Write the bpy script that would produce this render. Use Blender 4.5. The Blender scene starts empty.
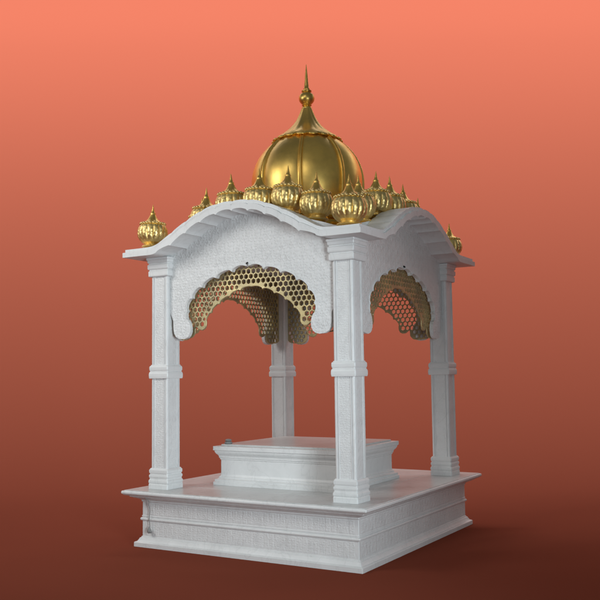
import bpy, bmesh, math, random
from mathutils import Vector, Matrix
from mathutils.geometry import delaunay_2d_cdt
random.seed(7)
sc = bpy.context.scene
COL = sc.collection
PI = math.pi
B = 1.06          # the plan is a little deeper than it is wide

# ------------------------------------------------------------------ materials
def nodes(name):
    m = bpy.data.materials.new(name); m.use_nodes = True
    nt = m.node_tree; bs = nt.nodes['Principled BSDF']
    return m, nt, bs
def N(nt, t, **kw):
    n = nt.nodes.new(t)
    for k, v in kw.items():
        if k in n.inputs.keys(): n.inputs[k].default_value = v
        else: setattr(n, k, v)
    return n
def marble(name, col=(.76, .765, .765), rough=.42, carve=0.0, scale=30, vein=.06, spec=.4, grime=.07):
    m, nt, bs = nodes(name); L = nt.links.new
    tc = N(nt, 'ShaderNodeTexCoord')
    n1 = N(nt, 'ShaderNodeTexNoise', Scale=2.6, Detail=8.0, Roughness=.62, Distortion=1.6)
    L(tc.outputs['Object'], n1.inputs['Vector'])
    r1 = N(nt, 'ShaderNodeValToRGB')
    r1.color_ramp.elements[0].position = .40; r1.color_ramp.elements[1].position = .62
    r1.color_ramp.elements[0].color = tuple(c*(1-vein) for c in col) + (1,)
    r1.color_ramp.elements[1].color = tuple(col) + (1,)
    L(n1.outputs['Fac'], r1.inputs['Fac'])
    # thin grey veins
    mp = N(nt, 'ShaderNodeMapping'); mp.inputs['Rotation'].default_value = (.5, .3, .7); mp.inputs['Scale'].default_value = (1, 1, .45)
    L(tc.outputs['Object'], mp.inputs['Vector'])
    n2 = N(nt, 'ShaderNodeTexNoise', Scale=3.1, Detail=5.0, Roughness=.55, Distortion=2.4)
    L(mp.outputs['Vector'], n2.inputs['Vector'])
    s = N(nt, 'ShaderNodeMath', operation='SUBTRACT'); s.inputs[1].default_value = .5; L(n2.outputs['Fac'], s.inputs[0])
    a = N(nt, 'ShaderNodeMath', operation='ABSOLUTE'); L(s.outputs[0], a.inputs[0])
    r2 = N(nt, 'ShaderNodeMapRange'); r2.inputs['From Min'].default_value = 0; r2.inputs['From Max'].default_value = .022
    r2.inputs['To Min'].default_value = 1-vein*1.3; r2.inputs['To Max'].default_value = 1; L(a.outputs[0], r2.inputs['Value'])
    mx = N(nt, 'ShaderNodeMixRGB', blend_type='MULTIPLY'); mx.inputs['Fac'].default_value = 1
    L(r1.outputs['Color'], mx.inputs['Color1']); L(r2.outputs['Result'], mx.inputs['Color2'])
    # faint handling dirt, larger blotches
    n3 = N(nt, 'ShaderNodeTexNoise', Scale=1.1, Detail=6.0, Roughness=.7); L(tc.outputs['Object'], n3.inputs['Vector'])
    r3 = N(nt, 'ShaderNodeMapRange'); r3.inputs['From Min'].default_value = .35; r3.inputs['From Max'].default_value = .65
    r3.inputs['To Min'].default_value = 1-grime; r3.inputs['To Max'].default_value = 1; L(n3.outputs['Fac'], r3.inputs['Value'])
    mx2 = N(nt, 'ShaderNodeMixRGB', blend_type='MULTIPLY'); mx2.inputs['Fac'].default_value = 1
    L(mx.outputs['Color'], mx2.inputs['Color1']); L(r3.outputs['Result'], mx2.inputs['Color2'])
    L(mx2.outputs['Color'], bs.inputs['Base Color'])
    bs.inputs['Roughness'].default_value = rough
    bs.inputs['Specular IOR Level'].default_value = spec
    # relief
    fine = N(nt, 'ShaderNodeTexNoise', Scale=70.0, Detail=4.0); L(tc.outputs['Object'], fine.inputs['Vector'])
    b1 = N(nt, 'ShaderNodeBump'); b1.inputs['Strength'].default_value = .12; b1.inputs['Distance'].default_value = .002
    L(fine.outputs['Fac'], b1.inputs['Height']); last = b1
    if carve:
        # rows of rosettes joined by curling stems, cut in shallow relief
        def mth(op, a, b=None):
            n = N(nt, 'ShaderNodeMath', operation=op)
            for k, v in enumerate((a, b)):
                if v is None: continue
                if isinstance(v, (int, float)): n.inputs[k].default_value = v
                else: L(v, n.inputs[k])
            return n.outputs[0]
        d = N(nt, 'ShaderNodeTexNoise', Scale=9.0, Detail=2.0); L(tc.outputs['Object'], d.inputs['Vector'])
        sp = N(nt, 'ShaderNodeSeparateXYZ'); L(tc.outputs['Object'], sp.inputs[0])
        wob = mth('MULTIPLY', mth('SUBTRACT', d.outputs['Fac'], .5), .035)
        U = mth('MULTIPLY', mth('ADD', mth('ADD', sp.outputs['X'], sp.outputs['Y']), wob), scale)
        V = mth('MULTIPLY', mth('ADD', sp.outputs['Z'], wob), scale)
        def rosette(off, petals, rings):
            a = mth('SUBTRACT', mth('FRACT', mth('ADD', U, off)), .5)
            b = mth('SUBTRACT', mth('FRACT', mth('ADD', V, off)), .5)
            r = mth('SQRT', mth('ADD', mth('MULTIPLY', a, a), mth('MULTIPLY', b, b)))
            th = mth('ARCTAN2', b, a)
            pet = mth('MULTIPLY', mth('COSINE', mth('MULTIPLY', th, petals)), .10)
            edge = mth('ADD', pet, .30)                       # petal outline radius
            body = mth('MINIMUM', mth('MAXIMUM', mth('MULTIPLY', mth('SUBTRACT', edge, r), 14.0), 0.0), 1.0)
            rg = mth('MULTIPLY', mth('COSINE', mth('MULTIPLY', r, rings)), .45)
            return mth('ADD', body, mth('MULTIPLY', rg, body))
        stem = mth('ABSOLUTE', mth('SUBTRACT', mth('FRACT', mth('ADD', V, mth('MULTIPLY', mth('SINE', mth('MULTIPLY', U, 2*PI)), .28))), .5))
        st = mth('MINIMUM', mth('MAXIMUM', mth('MULTIPLY', mth('SUBTRACT', .095, stem), 14.0), 0.0), .8)
        hsum = mth('MAXIMUM', mth('MAXIMUM', rosette(0.0, 6, 17.0), mth('MULTIPLY', rosette(.5, 4, 15.0), .75)), st)
        m8 = N(nt, 'ShaderNodeMath', operation='MULTIPLY'); m8.inputs[1].default_value = 1.0; L(hsum, m8.inputs[0])
        b2 = N(nt, 'ShaderNodeBump'); b2.inputs['Strength'].default_value = carve; b2.inputs['Distance'].default_value = .007
        L(m8.outputs[0], b2.inputs['Height']); L(b1.outputs['Normal'], b2.inputs['Normal']); last = b2
    L(last.outputs['Normal'], bs.inputs['Normal'])
    return m
def gold(name, col=(.72, .54, .22), rough=.28, hammer=.0, hscale=40, tarn=.35, metal=1.0):
    m, nt, bs = nodes(name); L = nt.links.new
    tc = N(nt, 'ShaderNodeTexCoord')
    n1 = N(nt, 'ShaderNodeTexNoise', Scale=4.0, Detail=7.0, Roughness=.65); L(tc.outputs['Object'], n1.inputs['Vector'])
    r1 = N(nt, 'ShaderNodeValToRGB')
    r1.color_ramp.elements[0].position = .36; r1.color_ramp.elements[1].position = .66
    r1.color_ramp.elements[0].color = (col[0]*(1-tarn), col[1]*(1-tarn*.95), col[2]*(1-tarn*.7), 1)
    r1.color_ramp.elements[1].color = tuple(col) + (1,)
    L(n1.outputs['Fac'], r1.inputs['Fac']); L(r1.outputs['Color'], bs.inputs['Base Color'])
    bs.inputs['Metallic'].default_value = metal
    n2 = N(nt, 'ShaderNodeTexNoise', Scale=9.0, Detail=5.0); L(tc.outputs['Object'], n2.inputs['Vector'])
    r2 = N(nt, 'ShaderNodeMapRange'); r2.inputs['To Min'].default_value = rough*.75; r2.inputs['To Max'].default_value = rough*1.35
    L(n2.outputs['Fac'], r2.inputs['Value']); L(r2.outputs['Result'], bs.inputs['Roughness'])
    h = N(nt, 'ShaderNodeTexNoise', Scale=hscale, Detail=3.0, Distortion=.8); L(tc.outputs['Object'], h.inputs['Vector'])
    b = N(nt, 'ShaderNodeBump'); b.inputs['Strength'].default_value = max(hammer, .05); b.inputs['Distance'].default_value = .006
    L(h.outputs['Fac'], b.inputs['Height']); L(b.outputs['Normal'], bs.inputs['Normal'])
    return m
def plain(name, col, rough=.8, metal=0.0, spec=.3):
    m, nt, bs = nodes(name); L = nt.links.new
    tc = N(nt, 'ShaderNodeTexCoord')
    n1 = N(nt, 'ShaderNodeTexNoise', Scale=14.0, Detail=6.0); L(tc.outputs['Object'], n1.inputs['Vector'])
    r1 = N(nt, 'ShaderNodeValToRGB')
    r1.color_ramp.elements[0].color = tuple(c*.93 for c in col) + (1,); r1.color_ramp.elements[1].color = tuple(col) + (1,)
    L(n1.outputs['Fac'], r1.inputs['Fac']); L(r1.outputs['Color'], bs.inputs['Base Color'])
    bs.inputs['Roughness'].default_value = rough; bs.inputs['Metallic'].default_value = metal
    bs.inputs['Specular IOR Level'].default_value = spec
    return m
def backdrop_mat():
    m, nt, bs = nodes('painted_backdrop')
    bs.inputs['Base Color'].default_value = (BD[0], BD[1], BD[2], 1)
    bs.inputs['Roughness'].default_value = 1.0; bs.inputs['Specular IOR Level'].default_value = 0
    return m
BD = (.20, .0512, .0308)
M_white = marble('white_marble')
M_carved = marble('carved_white_marble', carve=.42, scale=12.5)
M_carvedfine = marble('finely_carved_marble', carve=.28, scale=17.0)
M_floor = marble('polished_grey_marble', col=(.60, .61, .605), rough=.30, vein=.10, spec=.28)
M_gold = gold('dome_gold', col=(.97, .64, .17), rough=.38, tarn=.28, hammer=.30, hscale=6)
M_goldleaf = gold('chased_gold', col=(1.0, .74, .29), rough=.42, hammer=.45, hscale=30, tarn=.35)
M_golddeep = gold('deep_gold', col=(.72, .42, .07), rough=.25, hammer=.3, hscale=60)
M_lattice = gold('lattice_brass', col=(.72, .60, .31), rough=.46, hammer=.2, tarn=.45, metal=.75)
M_grey = plain('grey_plastic', (.24, .24, .235), .5)
M_black = plain('black_iron', (.02, .02, .02), .5)

# ------------------------------------------------------------------ helpers
def link(name, bm, mat, parent=None, loc=(0, 0, 0), smooth=False, autos=None):
    bmesh.ops.recalc_face_normals(bm, faces=bm.faces)
    me = bpy.data.meshes.new(name); bm.to_mesh(me); bm.free()
    for mm in (mat if isinstance(mat, (list, tuple)) else [mat]): me.materials.append(mm)
    if smooth:
        for p in me.polygons: p.use_smooth = True
        if autos: me.set_sharp_from_angle(angle=math.radians(autos))
    o = bpy.data.objects.new(name, me); COL.objects.link(o)
    o.location = loc
    if parent: o.parent = parent
    return o
def empty(name, loc, label, cat):
    o = bpy.data.objects.new(name, None); COL.objects.link(o); o.location = loc
    o['label'] = label; o['category'] = cat
    return o
def copy_tree(o, parent):
    c = o.copy(); COL.objects.link(c); c.parent = parent
    for ch in [x for x in bpy.data.objects if x.parent == o]: copy_tree(ch, c)
    return c
def sweep(bm, prof, hx, hy, cx=0, cy=0, ch=.004, cap=True):
    """Square ring swept through (offset, z) pairs: a moulded plinth, base or capital."""
    rings = []
    for off, z in prof:
        x, y = hx+off, hy+off; c = min(ch, x*.3)
        pts = [(x-c, -y), (x, -y+c), (x, y-c), (x-c, y), (-x+c, y), (-x, y-c), (-x, -y+c), (-x+c, -y)]
        rings.append([bm.verts.new((cx+px, cy+py, z)) for px, py in pts])
    for a, b in zip(rings, rings[1:]):
        for i in range(8):
            j = (i+1) % 8; bm.faces.new((a[i], a[j], b[j], b[i]))
    if cap: bm.faces.new(rings[0][::-1]); bm.faces.new(rings[-1])
    return rings
def arc_pts(x0, z0, x1, z1, sag, n=8):
    """Lobe from p0 to p1 bulging to the left of the direction of travel."""
    dx, dz = x1-x0, z1-z0; L = math.hypot(dx, dz); nx, nz = -dz/L, dx/L
    out = []
    for i in range(n):
        t = i/n
        # near-circular bulge
        h = sag*math.sqrt(max(0, 1-(2*t-1)**2))**.9 if sag else 0
        out.append((x0+dx*t+nx*h, z0+dz*t+nz*h))
    return out
def inside(pt, poly):
    x, y = pt; c = False; j = len(poly)-1
    for i in range(len(poly)):
        xi, yi = poly[i]; xj, yj = poly[j]
        if (yi > y) != (yj > y) and x < (xj-xi)*(y-yi)/(yj-yi)+xi: c = not c
        j = i
    return c
def segdist(p, a, b):
    ax, ay = a; bx, by = b; px, py = p
    dx, dy = bx-ax, by-ay; l = dx*dx+dy*dy
    t = 0 if l == 0 else max(0, min(1, ((px-ax)*dx+(py-ay)*dy)/l))
    return math.hypot(px-ax-dx*t, py-ay-dy*t)
def plate(outline, holes, y0, y1, bevel=0):
    """A pierced plate: outline and holes in x-z, thickness from y0 to y1."""
    verts = [Vector(p) for p in outline]; edges = [(i, (i+1) % len(outline)) for i in range(len(outline))]
    for h in holes:
        s = len(verts); verts += [Vector(p) for p in h]
        edges += [(s+i, s+(i+1) % len(h)) for i in range(len(h))]
    vo, eo, fo, *_ = delaunay_2d_cdt(verts, edges, [], 0, 1e-6)
    hc = [(sum(p[0] for p in h)/len(h), sum(p[1] for p in h)/len(h)) for h in holes]
    hr = [max(math.hypot(p[0]-c[0], p[1]-c[1]) for p in h) for h, c in zip(holes, hc)]
    keep = []
    for f in fo:
        cx = sum(vo[i][0] for i in f)/len(f); cz = sum(vo[i][1] for i in f)/len(f)
        if not inside((cx, cz), outline): continue
        bad = False
        for c, r, h in zip(hc, hr, holes):
            if abs(c[0]-cx) < r and abs(c[1]-cz) < r and inside((cx, cz), h): bad = True; break
        if not bad: keep.append(f)
    bm = bmesh.new()
    fr = [bm.verts.new((v[0], y0, v[1])) for v in vo]; bk = [bm.verts.new((v[0], y1, v[1])) for v in vo]
    cnt = {}
    for f in keep:
        bm.faces.new([fr[i] for i in f]); bm.faces.new([bk[i] for i in reversed(f)])
        for i in range(len(f)):
            a, b = f[i], f[(i+1) % len(f)]; k = (min(a, b), max(a, b)); cnt[k] = cnt.get(k, 0)+1
    for (a, b), n in cnt.items():
        if n == 1: bm.faces.new((fr[a], fr[b], bk[b], bk[a]))
    for v in [v for v in bm.verts if not v.link_faces]: bm.verts.remove(v)
    return bm
def lathe(bm, prof, seg=48, mod=None, close=True, center=(0, 0)):
    rings = []
    for k, (r, z) in enumerate(prof):
        ring = []
        for i in range(seg):
            a = 2*PI*i/seg; rr, zz = r, z
            if mod: rr, zz = mod(k, r, z, a)
            ring.append(bm.verts.new((center[0]+rr*math.cos(a), center[1]+rr*math.sin(a), zz)))
        rings.append(ring)
    for a, b in zip(rings, rings[1:]):
        for i in range(seg):
            j = (i+1) % seg; bm.faces.new((a[i], a[j], b[j], b[i]))
    if close:
        bm.faces.new(rings[0][::-1]); bm.faces.new(rings[-1])
    return rings
def tube(bm, pts, rad, seg=8):
    rings = []
    for i, p in enumerate(pts):
        p = Vector(p); q = Vector(pts[min(i+1, len(pts)-1)]); o = Vector(pts[max(i-1, 0)])
        t = (q-o).normalized(); u = t.cross(Vector((.31, .83, .46))).normalized(); w = t.cross(u)
        r = rad(i/(len(pts)-1)) if callable(rad) else rad
        rings.append([bm.verts.new(p+u*r*math.cos(2*PI*k/seg)+w*r*math.sin(2*PI*k/seg)) for k in range(seg)])
    for a, b in zip(rings, rings[1:]):
        for i in range(seg):
            j = (i+1) % seg; bm.faces.new((a[i], a[j], b[j], b[i]))
    bm.faces.new(rings[0][::-1]); bm.faces.new(rings[-1])
def interp(tab, x):
    """Smooth (Catmull-Rom) lookup."""
    x = min(max(x, tab[0][0]), tab[-1][0])
    for i in range(len(tab)-1):
        if x <= tab[i+1][0]: break
    x0, y0 = tab[i]; x1, y1 = tab[i+1]
    xm, ym = tab[max(i-1, 0)]; xp, yp = tab[min(i+2, len(tab)-1)]
    m0 = (y1-ym)/(x1-xm) if x1 != xm else 0; m1 = (yp-y0)/(xp-x0) if xp != x0 else 0
    if i == 0: m0 = 0
    h = x1-x0; t = (x-x0)/h
    return (2*t**3-3*t*t+1)*y0+(t**3-2*t*t+t)*h*m0+(-2*t**3+3*t*t)*y1+(t**3-t*t)*h*m1

# ------------------------------------------------------------------ the pavilion
pav = empty('marble_pavilion', (0, 0, 0),
            'white marble domed pavilion on four carved columns with gilded ribbed dome and gold lattice arches', 'pavilion')

# --- plinth
bm = bmesh.new()
D = -.1105
prof = [(-.066, .0005), (-.066, .030), (-.072, .034), (-.082, .037), (-.090, .048), (-.096, .060), (-.103, .063),
        (-.105, .070), (D, .073), (D, .184), (D+.010, .188), (D+.013, .196), (D+.010, .204), (D, .208),
        (D, .212), (D+.004, .213), (D+.004, .219), (D, .221), (D, .318), (D+.006, .322), (D+.006, .332), (D+.012, .336),
        (-.088, .343), (-.066, .350), (-.050, .357), (-.042, .3605), (-.042, .366), (-.030, .368), (-.014, .374),
        (-.004, .382), (0, .387), (0, .397), (-.003, .402), (-.006, .4035)]
sweep(bm, prof, 1.0, B, ch=.005)
plinth = link('plinth', bm, M_white, pav)
# carved frieze panels, one sheet of relief per side and course
def frieze(z0, z1, only):
    bm = bmesh.new(); z0 += .006; z1 -= .006; t = .0010
    for side in (only,):
        hx, hy = (1.0+D, B+D)
        w = (hx if side % 2 == 0 else hy)-.03; d = (hy if side % 2 == 0 else hx)
        R = Matrix.Rotation(side*PI/2, 4, 'Z')
        n = 40
        for k in range(n):
            x0 = -w+2*w*k/n+.0008; x1 = -w+2*w*(k+1)/n-.0008
            a = [R @ Vector(p) for p in ((x0, -d, z0), (x1, -d, z0), (x1, -d, z1), (x0, -d, z1))]
            i = .0045
            xm = (x0+x1)/2; zm = (z0+z1)/2
            c = [R @ Vector(p) for p in ((x0+i, -d-t, z0+i), (x1-i, -d-t, z0+i), (x1-i, -d-t, z1-i), (x0+i, -d-t, z1-i))]
            va = [bm.verts.new(p) for p in a]; vc = [bm.verts.new(p) for p in c]
            for q in range(4):
                r = (q+1) % 4; bm.faces.new((va[q], va[r], vc[r], vc[q]))
            bm.faces.new(vc)
    return bm
for side in range(4):
    link('frieze', frieze(.221, .318, side), M_carvedfine, plinth)
    link('frieze', frieze(.073, .184, side), M_carvedfine, plinth)
# polished floor: border and the joints between its slabs
bm = bmesh.new()
def slab(bm, x0, x1, y0, y1, z0, z1, c=.003):
    sweep(bm, [(0, z0), (0, z1-c*.6), (-c*.6, z1)], (x1-x0)/2, (y1-y0)/2, (x0+x1)/2, (y0+y1)/2, ch=c)
g = .002
X1, Y1 = .985, B-.015
for (x0, x1, y0, y1) in ((-X1, X1, -Y1, -.70), (-X1, X1, .70, Y1), (-X1, -.64, -.70, .70), (.64, X1, -.70, .70), (-.64, .64, -.70, .70)):
    slab(bm, x0+g, x1-g, y0+g, y1-g, .4036, .408)
link('floor_slab', bm, M_floor, pav)

# --- columns
CX, CY, CW = .7753, .7753*B, .0765
ZT = 2.1185
def shaft_section():
    w = CW; half = []
    # one face from corner to corner (x from -w to w at y=-w), real depth of bead, groove and panel
    r = .013
    f = []
    for k in range(5):                       # corner bead
        a = PI*1.0+PI/2*0+ (PI/2)*k/4
        f.append((-w+r+r*math.cos(a)*1.0, -w+r+r*math.sin(a)))
    f += [(-w+.020, -w), (-w+.0205, -w+.006), (-w+.026, -w+.006), (-w+.027, -w+.001), (-w+.033, -w+.001), (-w+.034, -w+.0045), (-.0001, -w+.0045)]
    g = [(-x, y) for x, y in reversed(f[5:-1])]
    return f+g
def shaft(bm, z0, z1, mats=True):
    sec = shaft_section(); n = len(sec)
    pts = []
    for s in range(4):
        c, si = round(math.cos(s*PI/2)), round(math.sin(s*PI/2))
        pts += [(c*x-si*y, si*x+c*y) for x, y in sec]
    # order: sections must run round the square
    a = [bm.verts.new((x, y, z0)) for x, y in pts]; b = [bm.verts.new((x, y, z1)) for x, y in pts]
    m = len(pts)
    for i in range(m):
        j = (i+1) % m
        f = bm.faces.new((a[i], a[j], b[j], b[i]))
        k = i % n
        if k in (10, 11): f.material_index = 1
    bm.faces.new(a[::-1]); bm.faces.new(b)
bm = bmesh.new(); shaft(bm, .408, ZT)
col0 = link('column', bm, [M_white, M_carvedfine], pav, (CX, -CY, 0))
def ring_part(name, prof):
    bm = bmesh.new(); sweep(bm, [(o*(.85 if name == 'capital' else .58) if o > 0 else o, z) for o, z in prof], CW, CW, ch=.006); o = link(name, bm, M_white, col0); return o
ring_part('column_base', [(-.01, .4085), (.026, .4085), (.026, .440), (.023, .443), (.021, .447), (.026, .452), (.028, .461), (.026, .470), (.019, .474),
                   (.016, .479), (.016, .487), (.021, .491), (.024, .500), (.021, .509), (.014, .512), (.013, .520), (.020, .523), (.022, .532), (.022, .545), (.014, .551), (.006, .558), (-.01, .5585)])
ring_part('collar', [(-.01, 1.216), (.021, 1.216), (.024, 1.219), (.027, 1.232), (.027, 1.250), (.022, 1.262), (.015, 1.266), (.015, 1.272), (.019, 1.275),
                     (.022, 1.284), (.022, 1.300), (.018, 1.308), (.008, 1.311), (.006, 1.318), (-.01, 1.3185)])
ring_part('capital', [(-.01, 1.975), (.012, 1.976), (.020, 1.980), (.022, 1.988), (.022, 2.018), (.016, 2.022), (.016, 2.028), (.024, 2.032), (.028, 2.040),
                      (.028, 2.066), (.020, 2.071), (.020, 2.078), (.028, 2.082), (.030, 2.100), (.036, 2.106), (.036, ZT-.0005), (-.01, ZT-.0004)])
for sx, sy in ((-1, -1), (1, 1), (-1, 1)):
    c = copy_tree(col0, pav); c.location = (sx*CX, sy*CY, 0)

# --- bangla eaves, one curved and scalloped slab per side, mitred at the corners
EX, EY = .9972, .9972*B
TOP = [(0, 2.437), (.15, 2.428), (.28, 2.393), (.39, 2.346), (.47, 2.306), (.55, 2.262), (.64, 2.212), (.70, 2.188), (.76, 2.180), (1.0, 2.178)]
CUSP = [0, .135, .27, .405, .54, .675]
def eave_bot(x):
    a = abs(x)
    if a >= .675: return 2.119+.012*math.exp(-(a-.675)/.02) if a < .76 else 2.119
    k = int(a/.135); t = (a-k*.135)/.135
    z = lambda q: interp([(0, 2.366), (.135, 2.352), (.27, 2.312), (.405, 2.247), (.54, 2.171), (.675, 2.131), (.8, 2.119)], q)
    return z(a)+.016*math.sqrt(max(0, 1-(2*t-1)**2))
def eave_top(x):
    a = abs(x); z = interp(TOP, a)
    if a < .675:
        t = (a % .135)/.135; z += .006*(math.sqrt(max(0, 1-(2*t-1)**2))-.6)
    return z
def make_eave(sx, sy):
    """Built along x at y = -outer; sx: half length, sy: distance of the lip from the centre."""
    bm = bmesh.new()
    xs = [i/1.0*.135/10 for i in range(-50, 51)] + [s*v for v in (.70, .725, .76, .80, .86, .92, .97, 1.0) for s in (-1, 1)]
    xs = sorted(set(round(v, 5) for v in xs))
    inn = .212                                 # overhang plus bearing
    rows = [(0, 0.0), (0, .60), (.014, .64), (.014, 1.0)]   # inset of the lip, share of the height
    def X(x, dep):                             # stretch the flat ends to the mitre
        a = abs(x); s = 1 if x >= 0 else -1
        if a <= .70: return x
        end = sx-dep
        return s*(.70+(a-.70)/(1.0-.70)*(end-.70))
    grid = []
    for x in xs:
        b, t = eave_bot(x), eave_top(x)
        r = [bm.verts.new((X(x, d), -(sy-d), b+(t-b)*h)) for d, h in rows]
        r += [bm.verts.new((X(x, inn), -(sy-inn), t)), bm.verts.new((X(x, inn), -(sy-inn), b))]
        grid.append(r)
    for a, b in zip(grid, grid[1:]):
        for i in range(6):
            j = (i+1) % 6; bm.faces.new((a[i], a[j], b[j], b[i]))
    bm.faces.new(grid[0]); bm.faces.new(grid[-1][::-1])
    return bm
gapx = 0
for k in range(4):
    sx, sy = ((EX, EY) if k % 2 == 0 else (EY, EX))
    bm = make_eave(sx-.0005, sy)
    e = link('eave', bm, M_white, pav, smooth=True, autos=28); e.rotation_euler.z = k*PI/2

# --- arched spandrel panels with cusped openings
def mirror(pts): return [(-x, z) for x, z in reversed(pts)]
def white_outline(hw):
    c = [(0, 2.012), (.128, 1.968), (.264, 1.932), (.386, 1.872), (.474, 1.798), (.520, 1.706), (.512, 1.640)]
    half = [(0, 2.012)]
    # ogee tip then lobes, going outwards; bulge away from the opening
    half = [(0, 2.014), (.010, 2.000)]+arc_pts(.022, 1.994, .128, 1.968, .026)[1:]
    for (x0, z0), (x1, z1), s in zip(c[1:], c[2:], (.028, .028, .027, .026, .016)): half += arc_pts(x0, z0, x1, z1, s)
    half += [(.512, 1.640), (.500, 1.615), (.494, 1.580), (.497, 1.548), (.508, 1.525), (.526, 1.510), (.552, 1.503), (.590, 1.502), (.630, 1.506),
             (.660, 1.522), (.676, 1.548), (.682, 1.590), (.684, 1.640), (.690, 1.680), (.700, 1.694), (hw, 1.696)]
    half = [(min(x*1.035, .655) if abs(x) < .56 else x-.012*(x < .69), z) for x, z in half]
    low = mirror(half[1:])+half
    top = []
    n = 60
    for i in range(n+1):
        x = hw-2*hw*i/n; top.append((x, interp(TOP, abs(x))-.045))
    return low+top[0:]
W_OUT = white_outline(.7025)
bm = plate(W_OUT, [], -.815, -.785)
pan0 = link('arch_panel', bm, M_carved, pav)
# raised moulding that follows the scalloped edge of the opening
edge = [p for p in W_OUT if p[1] < 2.03 and abs(p[0]) < .56 and p[1] > 1.645]
bm = bmesh.new(); tube(bm, [(x*1.006, -.8155, z+.004) for x, z in edge], .0045, 6)
link('arch_moulding', bm, M_white, pan0, smooth=True)
bm = bmesh.new(); tube(bm, [(.0, -.812, 2.026), (.0, -.822, 2.022), (0, -.826, 2.014)], .006, 6)
hk = link('hook', bm, M_black, pan0)

# --- gilded honeycomb lattices inside the arches
def lattice_outline(hw):
    c = [(0, 1.862), (.095, 1.838), (.190, 1.802), (.280, 1.752), (.352, 1.692), (.402, 1.622)]
    half = [(0, 1.862)]+arc_pts(.0, 1.855, .095, 1.838, .016)[1:]
    for (x0, z0), (x1, z1) in zip(c[1:], c[2:]): half += arc_pts(x0, z0, x1, z1, .017)
    half += [(.402, 1.622), (.404, 1.596), (.414, 1.578), (.436, 1.568), (.462, 1.572), (.485, 1.590), (.500, 1.596), (.505, 1.575), (.506, 1.545), (.514, 1.535), (.530, 1.520), (.555, 1.513), (.60, 1.511), (.65, 1.515), (.685, 1.525), (hw, 1.54)]
    low = mirror(half[1:])+half
    return low+[(hw, 2.115), (-hw, 2.115)]
L_OUT = lattice_outline(.700)
P = .0415; RR = P/math.sqrt(3)*.80
holes = []
row = 0; z = 1.43
while z < 2.12:
    x = -.75+(P/2 if row % 2 else 0)
    while x < .75:
        h = [(x+RR*math.cos(PI/6+k*PI/3), z+RR*math.sin(PI/6+k*PI/3)) for k in range(6)]
        if inside((x, z), L_OUT):
            d = min(segdist((x, z), L_OUT[i], L_OUT[(i+1) % len(L_OUT)]) for i in range(len(L_OUT)))
            if d > RR+.0015: holes.append(h)
            elif d > .0135:                   # small drilled hole in the rim
                s = (d-.0015)/RR*.92; holes.append([(x+(a-x)*s, z+(b-z)*s) for a, b in h])
        x += P
    z += P*math.sqrt(3)/2; row += 1
bm = plate(L_OUT, holes, -.770, -.758)
lat0 = link('gold_lattice', bm, M_lattice, pav)
le = [p for p in L_OUT if p[1] < 2.0 and abs(p[0]) < .64]
bm = bmesh.new(); tube(bm, [(x, -.764, z) for x, z in le], .0055, 6); link('lattice_rim', bm, M_lattice, lat0, smooth=True)
# the sides: front, right, back, left
for k in (1, 2, 3):
    for src in (pan0, lat0):
        c = copy_tree(src, pav); c.rotation_euler.z = k*PI/2
        if k % 2: c.scale = (B, 1/1.0, 1)
        c.location = (0, 0, 0)
for o in [o for o in bpy.data.objects if o.parent == pav and o.name.split('.')[0] in ('arch_panel', 'gold_lattice')]:
    k = round(o.rotation_euler.z/(PI/2)) % 4
    d = (CY-CX)
    if k % 2 == 0: o.location = (0, -d*(1 if k == 0 else -1), 0)       # panels sit on the column centre line
    # side panels already lie at x = .775 column line plus .04

# --- roof between the eaves
bm = bmesh.new()
RX, RY = EX-.208, EY-.208
n = 28
def gprof(t): return max(0, math.cos(min(abs(t), 1)*PI/2))**.8
def roof_z(x, y):
    return 2.176+.178*max(gprof(x/.80), gprof(y/.85))*(1 if True else 0)
G = [[bm.verts.new((RX*(2*i/n-1), RY*(2*j/n-1), roof_z(RX*(2*i/n-1), RY*(2*j/n-1)))) for j in range(n+1)] for i in range(n+1)]
for i in range(n):
    for j in range(n): bm.faces.new((G[i][j], G[i+1][j], G[i+1][j+1], G[i][j+1]))
bot = [bm.verts.new((sx*RX, sy*RY, 2.128)) for sx, sy in ((-1, -1), (1, -1), (1, 1), (-1, 1))]
bm.faces.new(bot)
bd = [G[i][0] for i in range(n+1)]; bm.faces.new([bot[0], bot[1]]+bd[::-1])
bd = [G[n][j] for j in range(n+1)]; bm.faces.new([bot[1], bot[2]]+bd[::-1])
bd = [G[n-i][n] for i in range(n+1)]; bm.faces.new([bot[2], bot[3]]+bd[::-1])
bd = [G[0][n-j] for j in range(n+1)]; bm.faces.new([bot[3], bot[0]]+bd[::-1])
link('roof', bm, M_white, pav)

# --- the great dome
def ring_mod(k8):
    def f(k, r, z, a):
        t = ((a-PI/8)/(PI/4)) % 1.0
        return r*(1+.050*(math.sin(PI*t)**.6)-.030), z
    return f
DP = [(.40, 2.33), (.415, 2.40), (.405, 2.42), (.39, 2.44), (.392, 2.47), (.408, 2.52), (.424, 2.57), (.436, 2.63), (.442, 2.69), (.443, 2.74), (.440, 2.79), (.430, 2.84), (.413, 2.89),
      (.389, 2.94), (.358, 2.985), (.32, 3.03), (.28, 3.066), (.235, 3.095), (.19, 3.115)]
bm = bmesh.new(); lathe(bm, DP, 160, ring_mod(8))
dome = link('dome', bm, M_gold, pav, smooth=True, autos=60)
rp = [(r*.995, z) for r, z in DP[3:-2]]
bm = bmesh.new()
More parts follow.
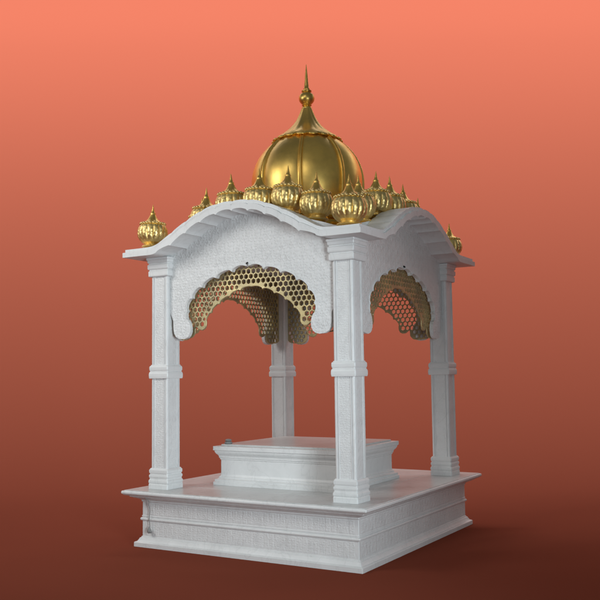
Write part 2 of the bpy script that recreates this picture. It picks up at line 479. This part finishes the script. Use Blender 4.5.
# raised double-lined ribs
def ribmesh():
    bm = bmesh.new()
    pts = rp; w = .016
    prev = None
    sect = [(-1.0, -.004), (-.75, .010), (-.45, .012), (-.25, .005), (.25, .005), (.45, .012), (.75, .010), (1.0, -.004)]
    for i, (r, z) in enumerate(pts):
        r1, z1 = pts[min(i+1, len(pts)-1)]; r0, z0 = pts[max(i-1, 0)]
        tr, tz = r1-r0, z1-z0; L = math.hypot(tr, tz); nr, nz = tz/L, -tr/L
        ww = w*(.55+.45*min(1, r/.4))
        ring = [bm.verts.new((r+nr*h, s*ww, z+nz*h)) for s, h in sect]
        if prev:
            for q in range(len(sect)-1): bm.faces.new((prev[q], prev[q+1], ring[q+1], ring[q]))
        prev = ring
    return bm
rib0 = None
for k in range(8):
    if rib0 is None: rib0 = link('rib', ribmesh(), M_gold, dome, smooth=True, autos=50); r_ = rib0
    else: r_ = rib0.copy(); COL.objects.link(r_); r_.parent = dome
    r_.rotation_euler.z = PI/8+k*PI/4
# lotus cap
NP = 18
def petal_mod(k, r, z, a):
    t = (a*NP/(2*PI)) % 1.0; b = abs(math.sin(PI*t))
    if k <= 4: return r*(1+.050*b*(1-k/8)), z+(-.016 if k < 4 else -.008)*b+.010*(k == 1)*b
    fl = max(0, 1-(k-4)/8)
    return r*(1+.045*fl*b+.03*(1-fl)*math.cos(8*a)), z
LP = [(.225, 3.098), (.252, 3.088), (.266, 3.098), (.262, 3.110), (.250, 3.117), (.225, 3.130), (.198, 3.147), (.170, 3.168), (.142, 3.194), (.116, 3.222), (.094, 3.252), (.076, 3.284),
      (.062, 3.315), (.050, 3.345), (.042, 3.365)]
bm = bmesh.new(); lathe(bm, LP, 144, petal_mod)
# curled bright petal tips
for k in range(NP):
    a = 2*PI*(k+.5)/NP; c = Vector((.272*math.cos(a), .272*math.sin(a), 3.092))
    m = Matrix.Translation(c) @ Matrix.Rotation(a, 4, 'Z') @ Matrix.Rotation(.5, 4, 'Y') @ Matrix.Diagonal((.017, .036, .011, 1))
    bmesh.ops.create_uvsphere(bm, u_segments=12, v_segments=8, radius=1, matrix=m)
lotus = link('lotus_cap', bm, M_gold, dome, smooth=True, autos=60)
FP = [(.040, 3.36), (.042, 3.368), (.040, 3.376), (.028, 3.382), (.034, 3.388), (.040, 3.394), (.036, 3.400), (.040, 3.406), (.052, 3.418), (.061, 3.434), (.064, 3.452), (.061, 3.470), (.050, 3.486),
      (.036, 3.495), (.032, 3.500), (.040, 3.506), (.041, 3.514), (.030, 3.519), (.024, 3.524), (.026, 3.530), (.020, 3.536), (.018, 3.56), (.014, 3.60), (.010, 3.65), (.006, 3.69), (.0015, 3.735)]
bm = bmesh.new(); lathe(bm, FP, 32)
link('finial', bm, M_gold, dome, smooth=True, autos=60)
# drum of petals under the dome
bm = bmesh.new()
lathe(bm, [(.46, 2.30), (.47, 2.36), (.455, 2.385), (.43, 2.395), (.44, 2.41), (.425, 2.425), (.40, 2.43)], 120,
      lambda k, r, z, a: (r*(1+.02*abs(math.sin(a*16))), z))
link('drum', bm, M_golddeep, dome, smooth=True, autos=60)

# --- small gilded domes standing along the eaves
SP = [(.070, 0), (.077, .006), (.073, .014), (.058, .018), (.062, .026), (.078, .037), (.094, .056), (.105, .078), (.110, .104), (.110, .130), (.105, .152), (.098, .168), (.088, .178)]
def small_mod(k, r, z, a):
    if k < 3: return r*(1+.05*abs(math.sin(a*7))), z
    t = (a*14/(2*PI)) % 1.0
    w = math.sin(PI*(z-.02)/.16) if z > .02 else 0
    leaf = .095*(abs(math.sin(PI*t))**.6-.55)*max(0, w)**.6
    leaf += .012*math.sin(z*210)*(1 if t > .5 else -1)*abs(math.sin(2*PI*t))*max(0, w)
    return r*(1+leaf), z
def small_dome_mesh():
    prof = []
    for (r0, z0), (r1, z1) in zip(SP[3:], SP[4:]):
        prof += [(r0+(r1-r0)*t/4, z0+(z1-z0)*t/4) for t in range(4)]
    bm = bmesh.new(); lathe(bm, SP[:3]+prof+[SP[-1]], 140, small_mod)
    return bm
def ring_of(bm, r, z, n, s):
    for k in range(n):
        a = 2*PI*k/n
        bmesh.ops.create_uvsphere(bm, u_segments=8, v_segments=6, radius=s, matrix=Matrix.Translation((r*math.cos(a), r*math.sin(a), z)))
sd0 = link('small_dome', small_dome_mesh(), M_goldleaf, pav, smooth=True, autos=70)
bm = bmesh.new(); ring_of(bm, .091, .184, 22, .0105); lathe(bm, [(.086, .172), (.092, .178), (.088, .188), (.06, .191)], 32)
link('bead_ring', bm, M_goldleaf, sd0, smooth=True, autos=60)
bm = bmesh.new()
lathe(bm, [(.082, .186), (.074, .194), (.060, .203), (.047, .213), (.036, .226), (.028, .241), (.022, .255), (.019, .262), (.021, .268), (.017, .273), (.012, .282), (.009, .296), (.005, .318), (.001, .338)], 56,
      lambda k, r, z, a: (r*(1+.05*max(0, 1-k/6)*math.cos(a*14)), z))
link('finial', bm, M_gold, sd0, smooth=True, autos=60)
bm = bmesh.new()
lathe(bm, [(.050, -.045), (.062, -.040), (.060, -.025), (.048, -.018), (.060, -.006), (.064, .001)], 32, lambda k, r, z, a: (r*(1+.04*math.sin(a*10)), z))
link('foot', bm, M_golddeep, sd0, smooth=True, autos=60)
spots = [(.848, -.925, 2.192, 1.0)]
ZB = {0: 2.372, 1: 2.365, 2: 2.290}
for i, u in enumerate((-.455, -.215, .025, .265, .50)):
    z = ZB[abs(i-2)]
    spots += [(u, -.745, z, 1), (.715, (u-.02)*B, z, 1), (u, .745, z, 1), (-.700, u*B, z, 1)]
spots += [(-.820, -.925, 2.196, .95), (.838, .895, 2.175, .88), (-.828, .895, 2.196, .95)]
for i, (x, y, z, s) in enumerate(spots):
    o = sd0 if i == 0 else copy_tree(sd0, pav)
    s *= random.uniform(.985, 1.02); o.location = (x, y, z); o.scale = (s*1.05, s*1.05, s*1.03)
    o.rotation_euler = (random.uniform(-.03, .03), random.uniform(-.03, .03), random.uniform(0, 6.28))

# ------------------------------------------------------------------ the low platform standing inside
plat = empty('marble_platform', (-.016, -.030, .4085), 'low white marble platform with moulded cornice standing between the four columns', 'platform')
bm = bmesh.new()
HX, HY = .548, .495
pp = [(-.012, 0), (-.012, .022), (-.024, .026), (-.024, .042), (-.048, .046), (-.056, .052), (-.056, .060), (-.066, .064), (-.070, .070), (-.074, .078), (-.074, .186), (-.066, .190),
      (-.066, .198), (-.058, .202), (-.056, .214), (-.050, .222), (-.036, .232), (-.026, .244), (-.022, .256), (-.010, .260), (-.002, .266), (0, .272), (0, .284), (-.004, .289)]
pp = [(min(0, o*.70+.008), z) for o, z in pp]
sweep(bm, pp, HX, HY, ch=.004)
body = link('platform_body', bm, M_white, plat)
bm = bmesh.new()
sweep(bm, [(-.045, .2895), (-.045, .3), (-.049, .303)], HX, HY, ch=.004)
link('top_slab', bm, M_floor, plat)
knob = bmesh.new()
lathe(knob, [(.026, 0), (.031, .006), (.029, .014), (.018, .018), (.024, .022), (.027, .028), (.020, .034), (.008, .037)], 20)
kn = link('knob', knob, M_grey, None, (-.478, -.44, .7122), smooth=True, autos=50)
kn['label'] = 'small round grey knob standing on the left corner of the low platform'; kn['category'] = 'knob'

# ------------------------------------------------------------------ cord hanging down the plinth
cord = empty('cord', (-.80, -.99, .25), 'thin grey cord hanging down the left end of the plinth front with a plug', 'cord')
bm = bmesh.new()
xc = -.802; yc = -(B+.006)
pts = [(xc, yc+.060, .3675), (xc, yc+.050, .3640), (xc+.001, yc+.052, .356), (xc+.002, yc+.068, .345),
       (xc+.002, yc+.084, .330), (xc-.004, yc+.092, .30), (xc+.001, yc+.098, .26), (xc-.003, yc+.094, .215), (xc+.002, yc+.094, .17), (xc+.002, yc+.094, .14)]
sm = []
for i in range(len(pts)-1):
    for t in (0, .33, .66):
        p0 = Vector(pts[max(i-1, 0)]); p1 = Vector(pts[i]); p2 = Vector(pts[i+1]); p3 = Vector(pts[min(i+2, len(pts)-1)])
        sm.append(.5*((2*p1)+(p2-p0)*t+(2*p0-5*p1+4*p2-p3)*t*t+(3*p1-p0-3*p2+p3)*t**3))
sm.append(Vector(pts[-1]))
tube(bm, [p-Vector((-.80, -.99, .25)) for p in sm], .0030, 6)
link('cable', bm, M_grey, cord, smooth=True)
bm = bmesh.new()
lathe(bm, [(.004, .146), (.008, .138), (.013, .128), (.015, .116), (.012, .106), (.006, .102)], 16)
bmesh.ops.create_uvsphere(bm, u_segments=12, v_segments=8, radius=.010, matrix=Matrix.Translation((.017, 0, .112)))
bmesh.ops.translate(bm, verts=bm.verts, vec=(0, 0, -.25))
link('plug', bm, M_grey, cord, (-.002, .014, 0), smooth=True, autos=50)

# ------------------------------------------------------------------ camera
cam = bpy.data.cameras.new('camera'); co = bpy.data.objects.new('camera', cam); COL.objects.link(co)
yaw, pitch, roll = .539450501, .0870429115, -.0130034469
f = Vector((-math.sin(yaw)*math.cos(pitch), math.cos(yaw)*math.cos(pitch), math.sin(pitch)))
r = Vector((math.cos(yaw), math.sin(yaw), 0)); u = r.cross(f)
r2 = r*math.cos(roll)+u*math.sin(roll); u2 = -r*math.sin(roll)+u*math.cos(roll)
CAM = Vector((3.39668369, -5.81929451, 1.23144178))
co.matrix_world = Matrix(((r2.x, u2.x, -f.x, CAM.x), (r2.y, u2.y, -f.y, CAM.y), (r2.z, u2.z, -f.z, CAM.z), (0, 0, 0, 1)))
cam.sensor_width = 36; cam.lens = 854.988507/600*36; cam.clip_end = 200; cam.clip_start = .05
sc.camera = co

# ------------------------------------------------------------------ the sweep it stands on
fh = Vector((-math.sin(yaw), math.cos(yaw), 0))            # horizontal direction away from the camera
base = Vector((CAM.x, CAM.y, 0))
bm = bmesh.new()
DW, CR = 17.0, 8.0
prof = [(-7, 0), (-2, 0), (2, 0), (5.5, 0), (DW-CR, 0)]+[(DW-CR+CR*math.sin(a), CR-CR*math.cos(a)) for a in [PI/2*i/64 for i in range(1, 65)]]+[(DW, 12), (DW, 16)]
lat = [-22, -11, 0, 11, 22]
prev = None
for s, z in prof:
    row = [bm.verts.new(base+fh*s+r*l+Vector((0, 0, z))) for l in lat]
    if prev:
        for i in range(4): bm.faces.new((prev[i], prev[i+1], row[i+1], row[i]))
    prev = row
bd = link('backdrop', bm, backdrop_mat(), None, smooth=True)
bd['kind'] = 'structure'

# ------------------------------------------------------------------ light
def area(name, loc, target, sx, sy, power, col, spread=180):
    l = bpy.data.lights.new(name, 'AREA'); l.shape = 'RECTANGLE'; l.size = sx; l.size_y = sy; l.energy = power; l.color = col
    l.spread = math.radians(spread)
    o = bpy.data.objects.new(name, l); COL.objects.link(o); o.location = loc
    d = Vector(target)-Vector(loc); o.rotation_euler = d.to_track_quat('-Z', 'Y').to_euler()
    return o
# wash on the backdrop, hung above and behind the pavilion
wl = base+fh*13.4+Vector((0, 0, 10.0)); ta = math.radians(-49)
wash = area('backdrop_wash_lamp', wl, wl+fh*math.cos(ta)+Vector((0, 0, math.sin(ta))), 42, .5, 1, (1, 1, 1))
wash.data.energy = WASH = 5480
key = area('key_softbox', (-2.4, -3.7, 3.3), (-.3, -.9, 1.1), 1.8, 1.6, 25, (1, .995, .97), 105)
side = area('cool_side_softbox', (3.75, -3.7, 1.2), (-.8, -1.1, 1.2), 1.0, 1.5, 26.5, (.84, .95, 1), 66)
top = area('high_front_softbox', (.2, -6.6, 5.4), (0, 0, 2.6), 3.2, 2.0, 8.5, (1, .99, .96), 70)
w = bpy.data.worlds.new('World'); sc.world = w; w.use_nodes = True
bg = w.node_tree.nodes['Background']; bg.inputs[0].default_value = (.92, 1, 1, 1); bg.inputs[1].default_value = .12
sc.view_settings.view_transform = 'Standard'; sc.view_settings.look = 'None'; sc.view_settings.exposure = 0; sc.view_settings.gamma = 1
sc.render.engine = 'CYCLES'; sc.cycles.max_bounces = 8; sc.render.resolution_x = 1024; sc.render.resolution_y = 1024
